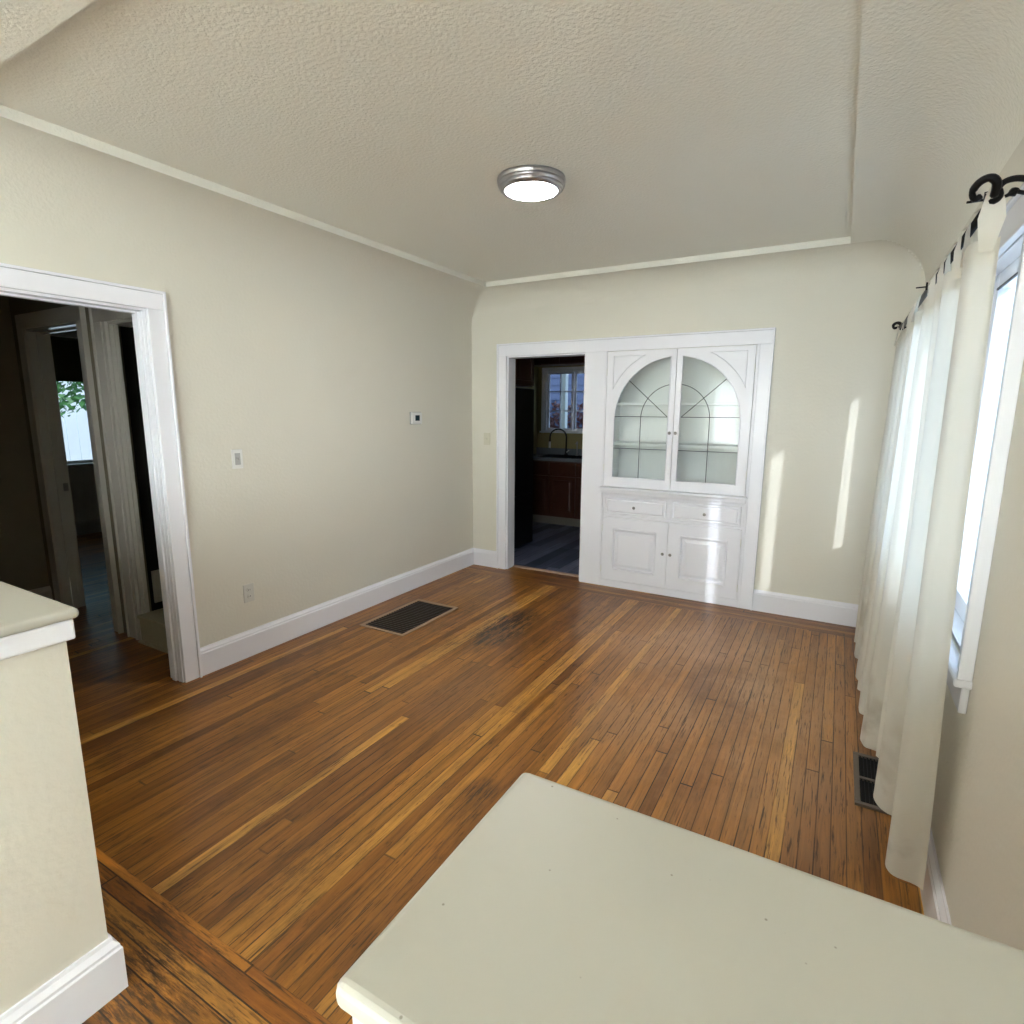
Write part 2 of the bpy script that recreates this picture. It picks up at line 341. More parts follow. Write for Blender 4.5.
RW = 3.513      # width of the dining room (x), left wall 0, back wall y=0
HC = 2.614      # lower ceiling ring
CR = 0.20       # cove radius
ZC = HC-CR
# ---------------------------------------------------------------- structure: floors
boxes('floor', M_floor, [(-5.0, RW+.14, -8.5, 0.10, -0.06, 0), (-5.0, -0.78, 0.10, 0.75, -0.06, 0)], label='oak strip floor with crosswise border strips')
boxes('floor.001', M_kfloor, [(-0.78, RW+.14, 0.10, 3.0, -0.06, 0)], label='dark plank kitchen floor')
# walls
boxes('wall_left', M_wall, [(-0.12, 0, -2.978, 0, 0, 2.75), (-0.12, 0, -3.95, -2.978, 2.045, 2.75), (-0.12, 0, -8.5, -3.95, 0, 2.75)], label='cream plaster wall with doorway to the dark hall')
boxes('wall_back', M_wall, [(-0.12, 0.385, 0, 0.12, 0, 2.75), (0.385, 1.18, 0, 0.12, 2.035, 2.75), (1.18, 1.372, 0, 0.12, 0, 2.75), (1.372, 2.54, 0, 0.12, 2.03, 2.75), (2.54, RW+.14, 0, 0.12, 0, 2.75)], label='cream plaster wall holding the kitchen doorway and built-in cabinet')
WY0, WY1, WZ0, WZ1 = -2.64, -0.50, 0.815, 2.03
boxes('wall_right', M_wall, [(RW, RW+.14, -8.5, -8.3, 0, 2.75), (RW, RW+.14, -8.3, -5.9, 0, .8), (RW, RW+.14, -8.3, -5.9, 2.15, 2.75), (RW, RW+.14, -5.9, WY0, 0, 2.75), (RW, RW+.14, WY1, 0, 0, 2.75), (RW, RW+.14, WY0, WY1, 0, WZ0), (RW, RW+.14, WY0, WY1, WZ1, 2.75)], label='cream plaster wall with the curtained window')
boxes('wall_near', M_wall, [(-0.12, 0.6, -8.64, -8.5, 0, 2.75), (3.3, RW+.14, -8.64, -8.5, 0, 2.75), (0.6, 3.3, -8.64, -8.5, 0, 0.75), (0.6, 3.3, -8.64, -8.5, 2.15, 2.75)])
# coved ceiling: cove profile on three sides, lower ring, recessed centre panel
def ceiling():
    bm = B(); y_end = -8.5
    a, b, c, e = 0.2876, 0.198, 0.4428, -3.725; cr = 0.27
    def h(d, r): return HC-r+math.sqrt(max(r*r-(r-d)**2, 0)) if d < r else HC
    Z = lambda x, y: min(h(x, a), h(RW-x, cr), h(-y, b))
    n = 16; arcs = lambda r: [r*(1-math.cos(math.pi/2*i/n)) for i in range(n+1)]
    xs = sorted(set([round(v, 5) for v in arcs(a)]+[round(RW-v, 5) for v in arcs(cr)]+[round(RW-c, 5), .6, 1.2, 1.8, 2.4, 2.8]))
    ys = sorted(set([round(-v, 5) for v in arcs(b)]+[-.30, -.5, -.9, -1.5, -2.2, -3.0, e, -4.4, -6, y_end]))
    V = {(i, j): bm.verts.new((x, y, Z(x, y))) for i, x in enumerate(xs) for j, y in enumerate(ys)}
    for i in range(len(xs)-1):
        for j in range(len(ys)-1):
            x, y = (xs[i]+xs[i+1])/2, (ys[j]+ys[j+1])/2
            if a < x < RW-c and e < y < -b: continue          # the recessed panel
            bm.faces.new((V[i, j], V[i, j+1], V[i+1, j+1], V[i+1, j]))
    T = HC+0.042; x0, x1, y1 = a, RW-c, -b
    def q(*p): bm.faces.new([bm.verts.new(v) for v in p])
    q((x0,e,HC),(x0,y1,HC),(x0,y1,T),(x0,e,T)); q((x1,e,HC),(x1,e,T),(x1,y1,T),(x1,y1,HC))
    q((x0,y1,HC),(x1,y1,HC),(x1,y1,T),(x0,y1,T)); q((x0,e,HC),(x0,e,T),(x1,e,T),(x1,e,HC)); q((x0,e,T),(x0,y1,T),(x1,y1,T),(x1,e,T))
    o = struct('ceiling', bm, M_ceil, label='coved textured plaster ceiling with a recessed centre panel')
    o.data.materials.append(M_cove)
    for p in o.data.polygons:
        if abs(p.normal.z) < 0.9999 and abs(p.normal.z) > 0.02: p.use_smooth = True; p.material_index = 0 if h(RW-p.center.x, cr) <= h(-p.center.y, b)+1e-6 and p.center.x > 2 else 1
    return o
ceiling()
boxes('ceiling.001', M_roof, [(-5.2, RW+.2, -8.7, 3.1, 2.76, 2.86)], label='roof deck over the rooms')
# pilaster / door trims
def casing_y(name, x, s, y0, y1, z1, w, parent=None, m=M_trim, t=0.022, left=True, right=True, label=None):
    """door casing on a wall plane x (room side = +s)"""
    L = []
    a, b = sorted((x, x+s*t)); a2, b2 = sorted((x, x+s*(t+0.012)))
    if right: L += [(a, b, y1, y1+w-.014, 0, z1), (a2, b2, y1+w-.014, y1+w, 0, z1+w)]
    if left: L += [(a, b, y0-w+.014, y0, 0, z1), (a2, b2, y0-w, y0-w+.014, 0, z1+w)]
    L += [(a, b, y0-(w-.014 if left else 0), y1+(w-.014 if right else 0), z1, z1+w-.014), (a2, b2, y0-(w if left else 0), y1+(w if right else 0), z1+w-.014, z1+w)]
    return boxes(name, m, L, label=label, bevel=0.003)
casing_y('trim_1', 0, 1, -3.95, -2.979, 2.04, 0.094, label='white casing around the hall doorway')
boxes('trim_2', M_trim, [(-0.12, 0.003, -2.985, -2.9775, 0, 2.04), (-0.12, 0, -3.95, -3.936, 0, 2.04), (-0.12, 0, -3.936, -2.985, 2.028, 2.045),
    (-0.085, -0.05, -2.995, -2.985, 0, 2.028), (-0.030, -0.022, -2.988, -2.985, 0, 2.028), (-0.085, -0.05, -3.93, -3.0, 2.018, 2.028)], label='white jamb of the hall doorway', bevel=0.002)
# back wall casing group
boxes('trim_3', M_trim, [(0.31, 0.392, -0.022, 0, 0, 2.03), (1.176, 1.366, -0.022, 0, 0, 2.03), (2.556, 2.637, -0.022, 0, 0, 2.03),
    (0.31, 2.637, -0.022, 0, 2.03, 2.128), (0.296, 0.31, -0.034, 0, 0, 2.142), (2.637, 2.651, -0.034, 0, 0, 2.142), (0.31, 2.637, -0.034, 0, 2.128, 2.142)], label='wide white casing around kitchen doorway and china cabinet', bevel=0.003)
boxes('trim_4', M_trim, [(0.385, 0.405, 0, 0.135, 0, 2.03), (1.163, 1.18, 0, 0.135, 0, 2.03), (0.405, 1.163, 0, 0.135, 2.018, 2.035)], label='white jamb of the kitchen doorway', bevel=0.002)
boxes('trim_5', M_thresh, [(0.405, 1.163, 0.10, 0.16, 0, 0.009)], label='pale threshold strip at the kitchen floor', bevel=0.003)
# baseboards
def base(name, p0, p1, nrm, h=0.167, m=M_trim, t=0.022, label=None, parent=None):
    p0, p1, nrm = Vector(p0), Vector(p1), Vector(nrm); bm = B()
    prof = [(0,0),(t,0),(t,h*.80),(t*.8,h*.84),(t*.8,h*.88),(t*.35,h*.97),(t*.3,h),(0,h)]
    prism(bm, [p0+nrm*u+Vector((0,0,v)) for u, v in prof], p1-p0)
    return struct(name, bm, m, parent, label)
base('baseboard_left', (0, -2.882, 0), (0, -0.0, 0), (1,0,0), label='white baseboard under the left wall')
base('baseboard_back', (0.0, 0, 0), (0.296, 0, 0), (0,-1,0), label='short white baseboard in the corner')
base('baseboard_back.001', (2.651, 0, 0), (RW, 0, 0), (0,-1,0), label='white baseboard right of the china cabinet')
base('baseboard_right', (RW, -4.10, 0), (RW, 0, 0), (-1,0,0), label='white baseboard under the window wall')

# ---------------------------------------------------------------- dining window
def window_right():
    t = 0.022; x = RW; w = 0.095
    o = boxes('window_1', M_trim, [(x-t, x, WY0-w+.012, WY0, WZ0-.02, WZ1), (x-t, x, WY1, WY1+w-.012, WZ0-.02, WZ1), (x-t, x, WY0-w+.012, WY1+w-.012, WZ1, WZ1+w),
        (x-t-.012, x, WY0-w, WY0-w+.012, WZ0-.02, WZ1+w+.012), (x-t-.012, x, WY1+w-.012, WY1+w, WZ0-.02, WZ1+w+.012), (x-t-.012, x, WY0-w, WY1+w, WZ1+w, WZ1+w+.012),
        (x, x+.14, WY0-.012, WY0+.004, WZ0, WZ1), (x, x+.14, WY1-.004, WY1+.012, WZ0, WZ1), (x, x+.14, WY0, WY1, WZ1-.006, WZ1+.012), (x, x+.14, WY0, WY1, WZ0-.012, WZ0+.006)],
        label='white framed dining room window behind the curtains', bevel=0.003)
    bm = B(); bx(bm, x-0.042, x+.02, WY0-w-.004, WY1+w+.004, WZ0-.045, WZ0-.018); obj('sill', bm, M_trim, o, bevel=0.008)
    bm = B(); bx(bm, x-0.02, x, WY0-w+.01, WY1+w-.01, WZ0-.125, WZ0-.045); obj('apron', bm, M_trim, o, bevel=0.004)
    n = 3; L = (WY1-WY0-.008)/n
    for i in range(n):
        y0 = WY0+.004+i*L; y1 = y0+L; xs = x+.045
        bm = B(); f = 0.055
        if i: bx(bm, x+.005, x+.12, y0-.03, y0+.03, WZ0, WZ1)
        z0, z1 = WZ0+.006, WZ1-.006
        a0 = y0+(.03 if i else 0); a1 = y1-(.03 if i < n-1 else 0)
        for q in ((xs, xs+.04, a0, a0+f, z0, z1), (xs, xs+.04, a1-f, a1, z0, z1), (xs, xs+.04, a0+f, a1-f, z0, z0+f+.015), (xs, xs+.04, a0+f, a1-f, z1-f, z1)): bx(bm, *q)
        s = obj('sash', bm, M_trim, o, bevel=0.003)
        bm = B(); bx(bm, xs+.018, xs+.022, a0+f, a1-f, z0+f+.015, z1-f); obj('glass_pane', bm, M_glass, s)
        bm = B()
        for q in ((xs-.004, xs+.002, a0+f-.003, a0+f+.004, z0+f, z1-f), (xs-.004, xs+.002, a0+f, a1-f, z1-f-.004, z1-f+.003)): bx(bm, *q)
        obj('gasket', bm, M_black, s)
        bm = B(); bx(bm, xs-.012, xs, a0+.018, a0+.034, 1.30, 1.36); tube(bm, [(xs-.012, a0+.026, 1.35), (xs-.03, a0+.026, 1.33), (xs-.03, a0+.026, 1.28)], 0.005, 8)
        obj('sash_latch', bm, M_plate, s)
window_right()

# ---------------------------------------------------------------- china cabinet (built in)
def china_cabinet():
    t = thing('china_cabinet', 'white built-in china cabinet with arched leaded glass doors beside the kitchen doorway', 'cabinet', (1.96, 0, 0))
    x0, x1 = 1.372, 2.54
    # carcass: shell, back, floor
    bm = B()
    bx(bm, x0, x0+.014, .0, .33, 0, 2.03); bx(bm, x1-.014, x1, .0, .33, 0, 2.03); bx(bm, x0, x1, .32, .335, 0, 2.03)
    bx(bm, x0+.014, x1-.014, .0, .32, .855, .885); bx(bm, x0+.014, x1-.014, .0, .32, 2.012, 2.03)
    obj('carcass', bm, M_cabin, t)
    bm = B()
    bx(bm, 1.366, 1.376, -.022, 0, 0, 2.03); bx(bm, 2.536, 2.556, -.022, 0, 0, 2.03)
    bx(bm, 1.376, 1.392, -.012, .006, .062, .835); bx(bm, 2.516, 2.536, -.012, .006, .062, .835)
    bx(bm, 1.392, 2.516, -.010, .006, .812, .838); bx(bm, 1.392, 2.516, -.010, .006, .632, .652)
    bx(bm, 1.935, 1.972, -.010, .006, .652, .812)
    obj('face_frame', bm, M_cab, t, bevel=0.002)
    bm = B(); bx(bm, 1.376, 2.536, -.020, .012, 0, .062); obj('plinth', bm, M_cab, t, bevel=0.003)
    bm = B()
    bx(bm, 1.352, 2.554, -.060, .0, .872, .894); bx(bm, 1.366, 2.545, -.034, .0, .838, .872)
    obj('ledge', bm, M_cab, t, bevel=0.007)
    for z in (1.262, 1.60):
        bm = B(); bx(bm, x0+.014, x1-.014, .05, .32, z-.010, z+.010); obj('shelf', bm, M_cabin, t, bevel=0.002)
    # glazed doors
    cx, cz, R = 1.956, 1.47, 0.50
    for s in (-1, 1):
        g_in = cx+s*0.045; g_out = cx+s*0.502; d_in = cx+s*0.0025; d_out = cx+s*0.576
        zb, zt, gb = 0.899, 2.024, 0.983
        bm = B(); y0 = -0.024; dy = (0, .024, 0)
        P = lambda x, z: (x, y0, z)
        prism(bm, [P(d_in, zb), P(g_in, zb), P(g_in, zt), P(d_in, zt)], dy)
        prism(bm, [P(g_out, zb), P(d_out, zb), P(d_out, zt), P(g_out, zt)], dy)
        prism(bm, [P(g_in, zb), P(g_out, zb), P(g_out, gb), P(g_in, gb)], dy)
        n = 22; A0 = math.acos(0.045/R); arc = [(cx+s*R*math.cos(A0*i/n), cz+R*math.sin(A0*i/n)) for i in range(n+1)]; arc[0] = (g_out, cz)
        for (xa, za), (xb, zb_) in zip(arc, arc[1:]):
            prism(bm, [P(xa, za), P(xb, zb_), P(xb, zt), P(xa, zt)], dy)
        d = obj('glass_door', bm, M_cab, t)
        # inner arch bead and spandrel moulding
        bm = B()
        bead = [(g_in, -.024, gb)]+[(g_out, -.024, gb)]+[(x, -.024, z) for x, z in arc]+[(g_in, -.024, gb)]
        tube(bm, bead, 0.0045, 6)
        obj('glazing_bead', bm, M_cab, d, smooth=True)
        bm = B(); R2 = 0.575
        a1, a2 = math.acos(0.522/R2), math.acos(0.245/R2)
        poly = [(cx+s*R2*math.cos(a1+(a2-a1)*i/14), cz+R2*math.sin(a1+(a2-a1)*i/14)) for i in range(15)]
        corner = (poly[0][0], poly[-1][1])
        ring = [(x, z) for x, z in poly]+[corner]
        cen = (sum(p[0] for p in ring)/len(ring)*.5+corner[0]*.5, sum(p[1] for p in ring)/len(ring)*.5+corner[1]*.5)
        inner = [(x+(cen[0]-x)*.09, z+(cen[1]-z)*.09) for x, z in ring]
        va = [bm.verts.new((x, -.0245, z)) for x, z in ring]; vm = [bm.verts.new((x+(cen[0]-x)*.045, -.031, z+(cen[1]-z)*.045)) for x, z in ring]; vi = [bm.verts.new((x, -.0245, z)) for x, z in inner]
        for q in range(len(ring)):
            r_ = (q+1) % len(ring)
            bm.faces.new((va[q], va[r_], vm[r_], vm[q])); bm.faces.new((vm[q], vm[r_], vi[r_], vi[q]))
        bm.faces.new(vi)
        obj('spandrel_panel', bm, M_cab, d)
        # glass
        bm = B(); pts = [(g_in, gb), (g_out, gb)]+arc
        prism(bm, [(x, -.012, z) for x, z in pts], (0, .003, 0)); obj('glass_pane', bm, M_cglass, d)
        # lead lines
        bm = B(); y = -.014; r = .0028; hx = cx+s*.055; hz = 1.495
        zc = lambda x: cz+math.sqrt(max(R*R-(x-cx)**2, 0))
        tube(bm, [(hx, y, hz), (g_out, y, hz)], r, 6); tube(bm, [(g_in, y, 1.229), (g_out, y, 1.229)], r, 6)
        e = cx+s*.385; tube(bm, [(hx, y, hz), (e, y, zc(e))], r, 6)
        ri = .275
        pa = [(cx+s*ri, y, gb), (cx+s*ri, y, 1.48)]+[(cx+s*ri*math.cos(a), y, 1.48+ri*math.sin(a)) for a in [i*.14 for i in range(1, 10)]]+[(g_in, y, 1.48+math.sqrt(ri*ri-.045**2))]
        tube(bm, pa, r, 6)
        obj('lead_came', bm, M_lead, d)
        bm = B(); lathe(bm, [(.004, 0), (.004, -.014), (.011, -.018), (.013, -.024), (.009, -.030), (.002, -.031)], (cx+s*.024, -.024, 1.368), 'y', 16)
        obj('knob', bm, M_knob, d, smooth=True)
        for z in (1.06, 1.86):
            bm = B(); tube(bm, [(d_out+s*.001, -.026, z-.03), (d_out+s*.001, -.026, z+.03)], .004, 8); obj('hinge', bm, M_plate, d)
    # drawers and lower doors
    for s, (a, b) in ((-1, (1.394, 1.933)), (1, (1.974, 2.514))):
        bm = B(); rings_panel(bm, a, b, .655, .809, [(0, -.014), (.012, -.016), (.020, -.010), (.024, -.010), (.032, -.017)], .01)
        d = obj('drawer', bm, M_cab, t)
        bm = B(); lathe(bm, [(.004, 0), (.004, -.014), (.011, -.018), (.013, -.024), (.009, -.030), (.002, -.031)], ((a+b)/2, -.017, .730), 'y', 16); obj('knob', bm, M_knob, d, smooth=True)
    for s, (a, b) in ((-1, (1.384, 1.959)), (1, (1.962, 2.530))):
        z0, z1 = .066, .631
        bm = B(); rings_panel(bm, a, b, z0, z1, [(0, -.026), (.095, -.026), (.099, -.033), (.108, -.033), (.114, -.014), (.124, -.014), (.150, -.026)], .004)
        d = obj('cupboard_door', bm, M_cab, t)
        kx = (b-.03) if s < 0 else (a+.03)
        bm = B(); lathe(bm, [(.004, 0), (.004, -.014), (.011, -.018), (.013, -.024), (.009, -.030), (.002, -.031)], (kx, -.026, .365), 'y', 16); obj('knob', bm, M_knob, d, smooth=True)
        hx = a if s < 0 else b
        for z in (.16, .53):
            bm = B(); tube(bm, [(hx, -.029, z-.03), (hx, -.029, z+.03)], .004, 8); obj('hinge', bm, M_plate, d)
china_cabinet()

# ---------------------------------------------------------------- half walls in the foreground
def half_wall(label, x0, x1, y0, y1, sides, z=1.075, ov=0.026):
    t = thing('half_wall', label, 'half wall', ((x0+x1)/2, (y0+y1)/2, 0))
    w = box('plaster_body', M_wall, (x0, x1, y0, y1, 0, z-.026), t)
    L, Rr = ('l' in sides), ('r' in sides)
    a, b = x0-(ov if L else 0), x1+(ov if Rr else 0)
    bm = B(); bx(bm, a, b, y0-ov, y1+ov, z-.026, z); obj('cap_board', bm, M_top, t, bevel=0.011)
    a, b = x0-(.016 if L else 0), x1+(.016 if Rr else 0)
    bm = B(); bx(bm, a, b, y0-.016, y1+.016, z-.078, z-.026); obj('apron_moulding', bm, M_trim, t, bevel=0.006)
    h = 0.155; bm = B()
    def ring(ins, zz):
        return [bm.verts.new(p) for p in ((x0-(ins if L else 0), y0-ins, zz), (x1+(ins if Rr else 0), y0-ins, zz), (x1+(ins if Rr else 0), y1+ins, zz), (x0-(ins if L else 0), y1+ins, zz))]
    rs = [ring(i, q) for i, q in ((.022, 0), (.022, .125), (.018, .13), (.018, .138), (.008, .152), (.006, .162), (.0, .162))]
    for A, C in zip(rs, rs[1:]):
        for k in range(4): bm.faces.new((A[k], A[(k+1) % 4], C[(k+1) % 4], C[k]))
    obj('baseboard', bm, M_trim, t)
half_wall('cream half wall with white cap at the left edge, by the hall doorway', 0.0, 1.568, -4.55, -4.091, 'r')
half_wall('half wall with wide white painted top in the near right corner', 2.826, RW, -4.380, -4.098, 'l')

# ---------------------------------------------------------------- ceiling light
def lamp():
    t = thing('ceiling_light', 'round brushed nickel flush ceiling light, switched on', 'ceiling light', (1.70, -2.01, HC+.042))
    c = (1.70, -2.01, HC+.042)
    bm = B(); lathe(bm, [(.150, -.001), (.166, -.001), (.168, -.014), (.163, -.020), (.163, -.024), (.166, -.028), (.163, -.036), (.157, -.040), (.157, -.043), (.158, -.046), (.148, -.056), (.132, -.060), (.128, -.057), (.128, -.03)], c, 'z', 64)
    obj('rim', bm, M_nickel, t, smooth=True)
    bm = B(); lathe(bm, [(.129, -.052), (.123, -.059), (.10, -.065), (.06, -.069), (.01, -.071)], c, 'z', 48)
    obj('diffuser', bm, M_diff, t, smooth=True)
lamp()

# ---------------------------------------------------------------- curtains
RX, RZ = 3.400, 2.068
def curtain(label, ya, yb, nf, zb, seed, x_top=3.405, x_bot=3.405, amp=0.045, shift=0.0, zt=1.970, cx=None, parent=None, top=None, tabs=True):
    rnd = random.Random(seed)
    if parent is None: t = thing('curtain', label, 'curtain', (x_bot, (ya+yb)/2, zb), 'off white tab top curtains on the window wall')
    else: t = parent
    N = int(nf*30); K = int(nf)+3
    ph = [rnd.uniform(.8, 1.2) for _ in range(K)]; am = [rnd.uniform(.8, 1.1) for _ in range(K)]; r1 = [rnd.uniform(0, 6) for _ in range(3)]
    def warp(s):
        k = int(s); return sum(ph[:k])+ph[k]*(s-k)
    w0, w1 = warp(shift), warp(shift+nf); pts = []
    for i in range(N+1):
        s = shift+i/N*nf; k = int(s); f = s-k
        c = math.cos(2*math.pi*f); sq = math.copysign(abs(c)**0.45, c)      # squarish folds with faces turned to the room ends
        aa = am[k]*(1-f)+am[k+1]*f
        pts.append(((warp(s)-w0)/(w1-w0), sq*aa, math.sin(4*math.pi*f)*0.15, s))
    rows = 44; bm = B(); V = []
    dr = [rnd.uniform(-1, 1) for _ in range(K+2)]
    def place(u, y, o, w, s, z):
        A = amp*(0.58+0.47*u); k0 = int(s); dd = dr[k0]*(1-(s-k0))+dr[k0+1]*(s-k0)
        rip = 0.10*math.sin(s*11+r1[0]+u*1.5)+0.05*math.sin(s*23+r1[1]-u*2)
        yy = ya+(yb-ya)*y + w*amp + 0.02*dd*u + 0.006*math.sin(s*17+r1[2])
        xx = x_top+(x_bot-x_top)*u + (o+rip)*A + 0.006*math.sin(5*u+seed+s*1.3)*u
        return (xx, yy, z)
    for r in range(rows+1):
        u = r/rows; z = zt+(zb-zt)*u
        V.append([bm.verts.new(place(u, y, o, w, s, z+(0.014*math.sin(s*2.1+seed) if r == rows else 0))) for y, o, w, s in pts])
    for A, C in zip(V, V[1:]):
        for i in range(N): bm.faces.new((A[i], A[i+1], C[i+1], C[i]))
    cl = obj('cloth', bm, M_cloth, t, smooth=True)
    if not tabs: return cl
    bm = B(); V = []
    for z in (zt+.004, zt-.055):
        row = []
        for y, o, w, s in pts:
            p = place(0, y, o*1.04, w, s, z); row.append(bm.verts.new(p))
        V.append(row)
    for i in range(N): bm.faces.new((V[0][i], V[0][i+1], V[1][i+1], V[1][i]))
    obj('top_hem', bm, M_cloth, t, smooth=True)
    nt = max(4, int((yb-ya)/0.14))
    for j in range(nt):
        fr = 0.04+0.92*j/(nt-1); i = int(fr*N); i2 = min(N, i+3); i0 = max(0, i-3)
        if j == 0 and seed == 3:        # end tab, a broad strap hanging down from the rod end
            q0 = [Vector(place(0, *pts[k_], zt-.03)) for k_ in (0, 4, 8)]; xa = min(p.x for p in q0)+.012; xb = max(p.x for p in q0)-.012; yf = min(p.y for p in q0)-.003; bm = B()
            prof = [(yf, zt-.03, xa, xb), (yf+.004, zt+.05, RX-.026, RX+.030), (-2.765, RZ-.01, RX-.019, RX+.024), (-2.762, RZ+.014, RX-.014, RX+.016), (-2.745, RZ+.0165, RX-.014, RX+.016), (-2.70, RZ+.0165, RX-.013, RX+.014)]
            A = [bm.verts.new((x0_, y_, z_)) for y_, z_, x0_, x1_ in prof]; C = [bm.verts.new((x1_, y_, z_)) for y_, z_, x0_, x1_ in prof]
            for q in range(len(A)-1): bm.faces.new((A[q], A[q+1], C[q+1], C[q]))
            obj('tab', bm, M_cloth, t, smooth=True); continue
        P0 = Vector(place(0, *pts[i0], zt-.03)); P1 = Vector(place(0, *pts[i2], zt-.03)); d = (P1-P0); d.z = 0
        mid = (P0+P1)/2; yc = mid.y; w = .021; bm = B()
        dd = d.normalized() if d.length > 1e-4 else Vector((0,1,0))
        if dd.y < 0: dd = -dd
        lo = dd*w; hi = Vector((0, w*.8, 0))
        off = Vector((dd.y, -dd.x, 0))*.004
        A, C = [], []
        def add(p, h): A.append(bm.verts.new(p-h)); C.append(bm.verts.new(p+h))
        add(mid-off*4, lo); add(Vector((RX-.021+(mid.x-RX)*.3, yc, zt+.055)), (lo+hi)/2)
        for a in [math.pi*q/6 for q in range(0, 7)]: add(Vector((RX-.0165*math.cos(a), yc, RZ+.0165*math.sin(a))), hi)
        add(Vector((RX+.021+(mid.x-RX)*.3, yc, zt+.055)), (lo+hi)/2); add(mid+off*4, lo)
        for q in range(len(A)-1): bm.faces.new((A[q], A[q+1], C[q+1], C[q]))
        obj('tab', bm, M_cloth, t, smooth=True)
    return cl
curtain('nearest off white curtain panel, its wide front fold hanging past the window sill', -2.78, -2.05, 2.2, 0.125, 3, x_top=3.400, x_bot=3.424, amp=0.056, shift=0.14)
curtain('middle off white curtain panel, hanging between the other two', -1.90, -1.24, 2.3, 0.07, 11, x_top=3.395, x_bot=3.385, amp=0.05, shift=0.14)
curtain('farthest off white curtain panel, next to the cabinet wall', -1.12, -0.40, 2.6, 0.055, 23, x_top=3.395, x_bot=3.375, amp=0.045, shift=0.14)

def rod():
    t = thing('curtain_rod', 'black wrought iron curtain rod with curled scroll finials above the window', 'curtain rod', (RX, -1.6, RZ))
    bm = B(); tube(bm, [(RX, -2.755, RZ-.004), (RX, -1.5, RZ), (RX, -.24, RZ)], .011, 12); obj('rod', bm, M_black, t, smooth=True)
    def sm(pts, k=4):
        pts = [Vector(p) for p in pts]; out = []
        for i in range(len(pts)-1):
            p0, p1, p2, p3 = pts[max(i-1, 0)], pts[i], pts[i+1], pts[min(i+2, len(pts)-1)]
            for j in range(k):
                f = j/k; out.append(.5*((2*p1)+(p2-p0)*f+(2*p0-5*p1+4*p2-p3)*f*f+(3*p1-p0-3*p2+p3)*f**3))
        return out+[pts[-1]]
    for s, y0 in ((-1, -2.755), (1, -.24)):
        P = lambda x, y, z: (RX+x, y0+s*y, RZ+z)
        bm = B()
        tube(bm, [P(.010*math.cos(a), -.03+a*.008, .010*math.sin(a)) for a in [i*.5 for i in range(16)]], .008, 8)
        # curl turned back into the room
        tube(bm, sm([P(0, .02, .0), P(-.003, .045, .022), P(-.018, .05, .034), P(-.036, .04, .030), P(-.046, .025, .014), P(-.038, .018, -.002), P(-.026, .022, .004)]), [.010]*8+[.009]*8+[.0075]*8+[.005], 8)
        obj('finial', bm, M_black, t, smooth=True)
        # arched bracket arm back to the wall with a leaf
        bm = B()
        tube(bm, sm([P(0, .01, .006), P(.015, .012, .030), P(.045, .005, .036), P(.080, -.005, .024), P(RW-.004-RX, -.01, -.006)]), .0075, 8)
        pts = sm([P(.004, .008, -.008), P(.025, .004, .0), P(.042, .002, .008), P(.055, 0, .004), P(RW-.004-RX, -.005, -.012)])
        tube(bm, pts, [.003, .003, .003, .004, .004, .005, .009, .011, .010, .008, .006, .005, .005, .005, .005, .005, .005], 8)
        bx(bm, RW-.007, RW, y0+s*-.01-.014, y0+s*-.01+.014, RZ-.05, RZ+.03)
        obj('bracket', bm, M_black, t, smooth=False)
    bm = B(); tube(bm, [(RX, -1.57, RZ-.018), (RX+.05, -1.57, RZ-.022), (RW-.006, -1.57, RZ-.03)], .006, 8); bx(bm, RW-.008, RW, -1.582, -1.558, RZ-.07, RZ+.01); obj('bracket', bm, M_black, t)
    for y in (-2.735, -1.57, -.24):
        bm = B(); tube(bm, [(RX-.010, y, RZ+.004), (RX-.050, y-.006, RZ+.002)], .003, 6); tube(bm, [(RX-.012, y, RZ+.022), (RX-.012, y, RZ-.01)], .004, 6)
        obj('set_screw', bm, M_black, t)
rod()

# ---------------------------------------------------------------- small wall fittings
def plate_x(name, label, cat, y, z, w, h, m=M_plate):
    t = thing(name, label, cat, (0, y, z)); box('wall_plate', m, (0, .006, y-w/2, y+w/2, z-h/2, z+h/2), t, bevel=.002); return t
t = plate_x('light_switch', 'white light switch on the left wall near the hall doorway', 'light switch', -2.536, 1.245, .072, .115)
box('toggle_surround', M_screw, (.006, .0075, -2.554, -2.518, 1.21, 1.28), t)
bm = B(); prism(bm, [(.0075, -2.541, 1.237), (.0075, -2.541, 1.253), (.018, -2.541, 1.258), (.018, -2.541, 1.251)], (0, .010, 0)); obj('toggle', bm, M_screw, t)
t = plate_x('wall_outlet', 'off white electrical outlet low on the left wall', 'outlet', -2.53, .406, .072, .115, M_outlet)
for dz in (-.021, .021):
    bm = B(); lathe(bm, [(.015, .0), (.015, .008), (.013, .0085)], (0.001, -2.53, .406+dz), 'x', 20); s = obj('socket', bm, M_outlet, t)
    bm = B(); bx(bm, .0094, .0100, -2.5365, -2.5345, .406+dz-.004, .406+dz+.005); bx(bm, .0094, .0100, -2.5255, -2.5235, .406+dz-.004, .406+dz+.005); obj('slot', bm, M_pit, s)
t = thing('thermostat', 'small white thermostat with dark square screen on the left wall', 'thermostat', (0, -.867, 1.473))
box('back_plate', M_screw, (0, .008, -.937, -.797, 1.420, 1.524), t, bevel=.002)
box('housing', M_plate, (.008, .026, -.932, -.802, 1.425, 1.519), t, bevel=.004)
box('screen', M_screen, (.026, .0275, -.894, -.838, 1.450, 1.496), t)
t = thing('light_switch', 'cream painted light switch between the corner and the kitchen doorway', 'light switch', (.171, 0, 1.268))
box('wall_plate', M_cream, (.135, .207, -.006, 0, 1.21, 1.326), t, bevel=.002)
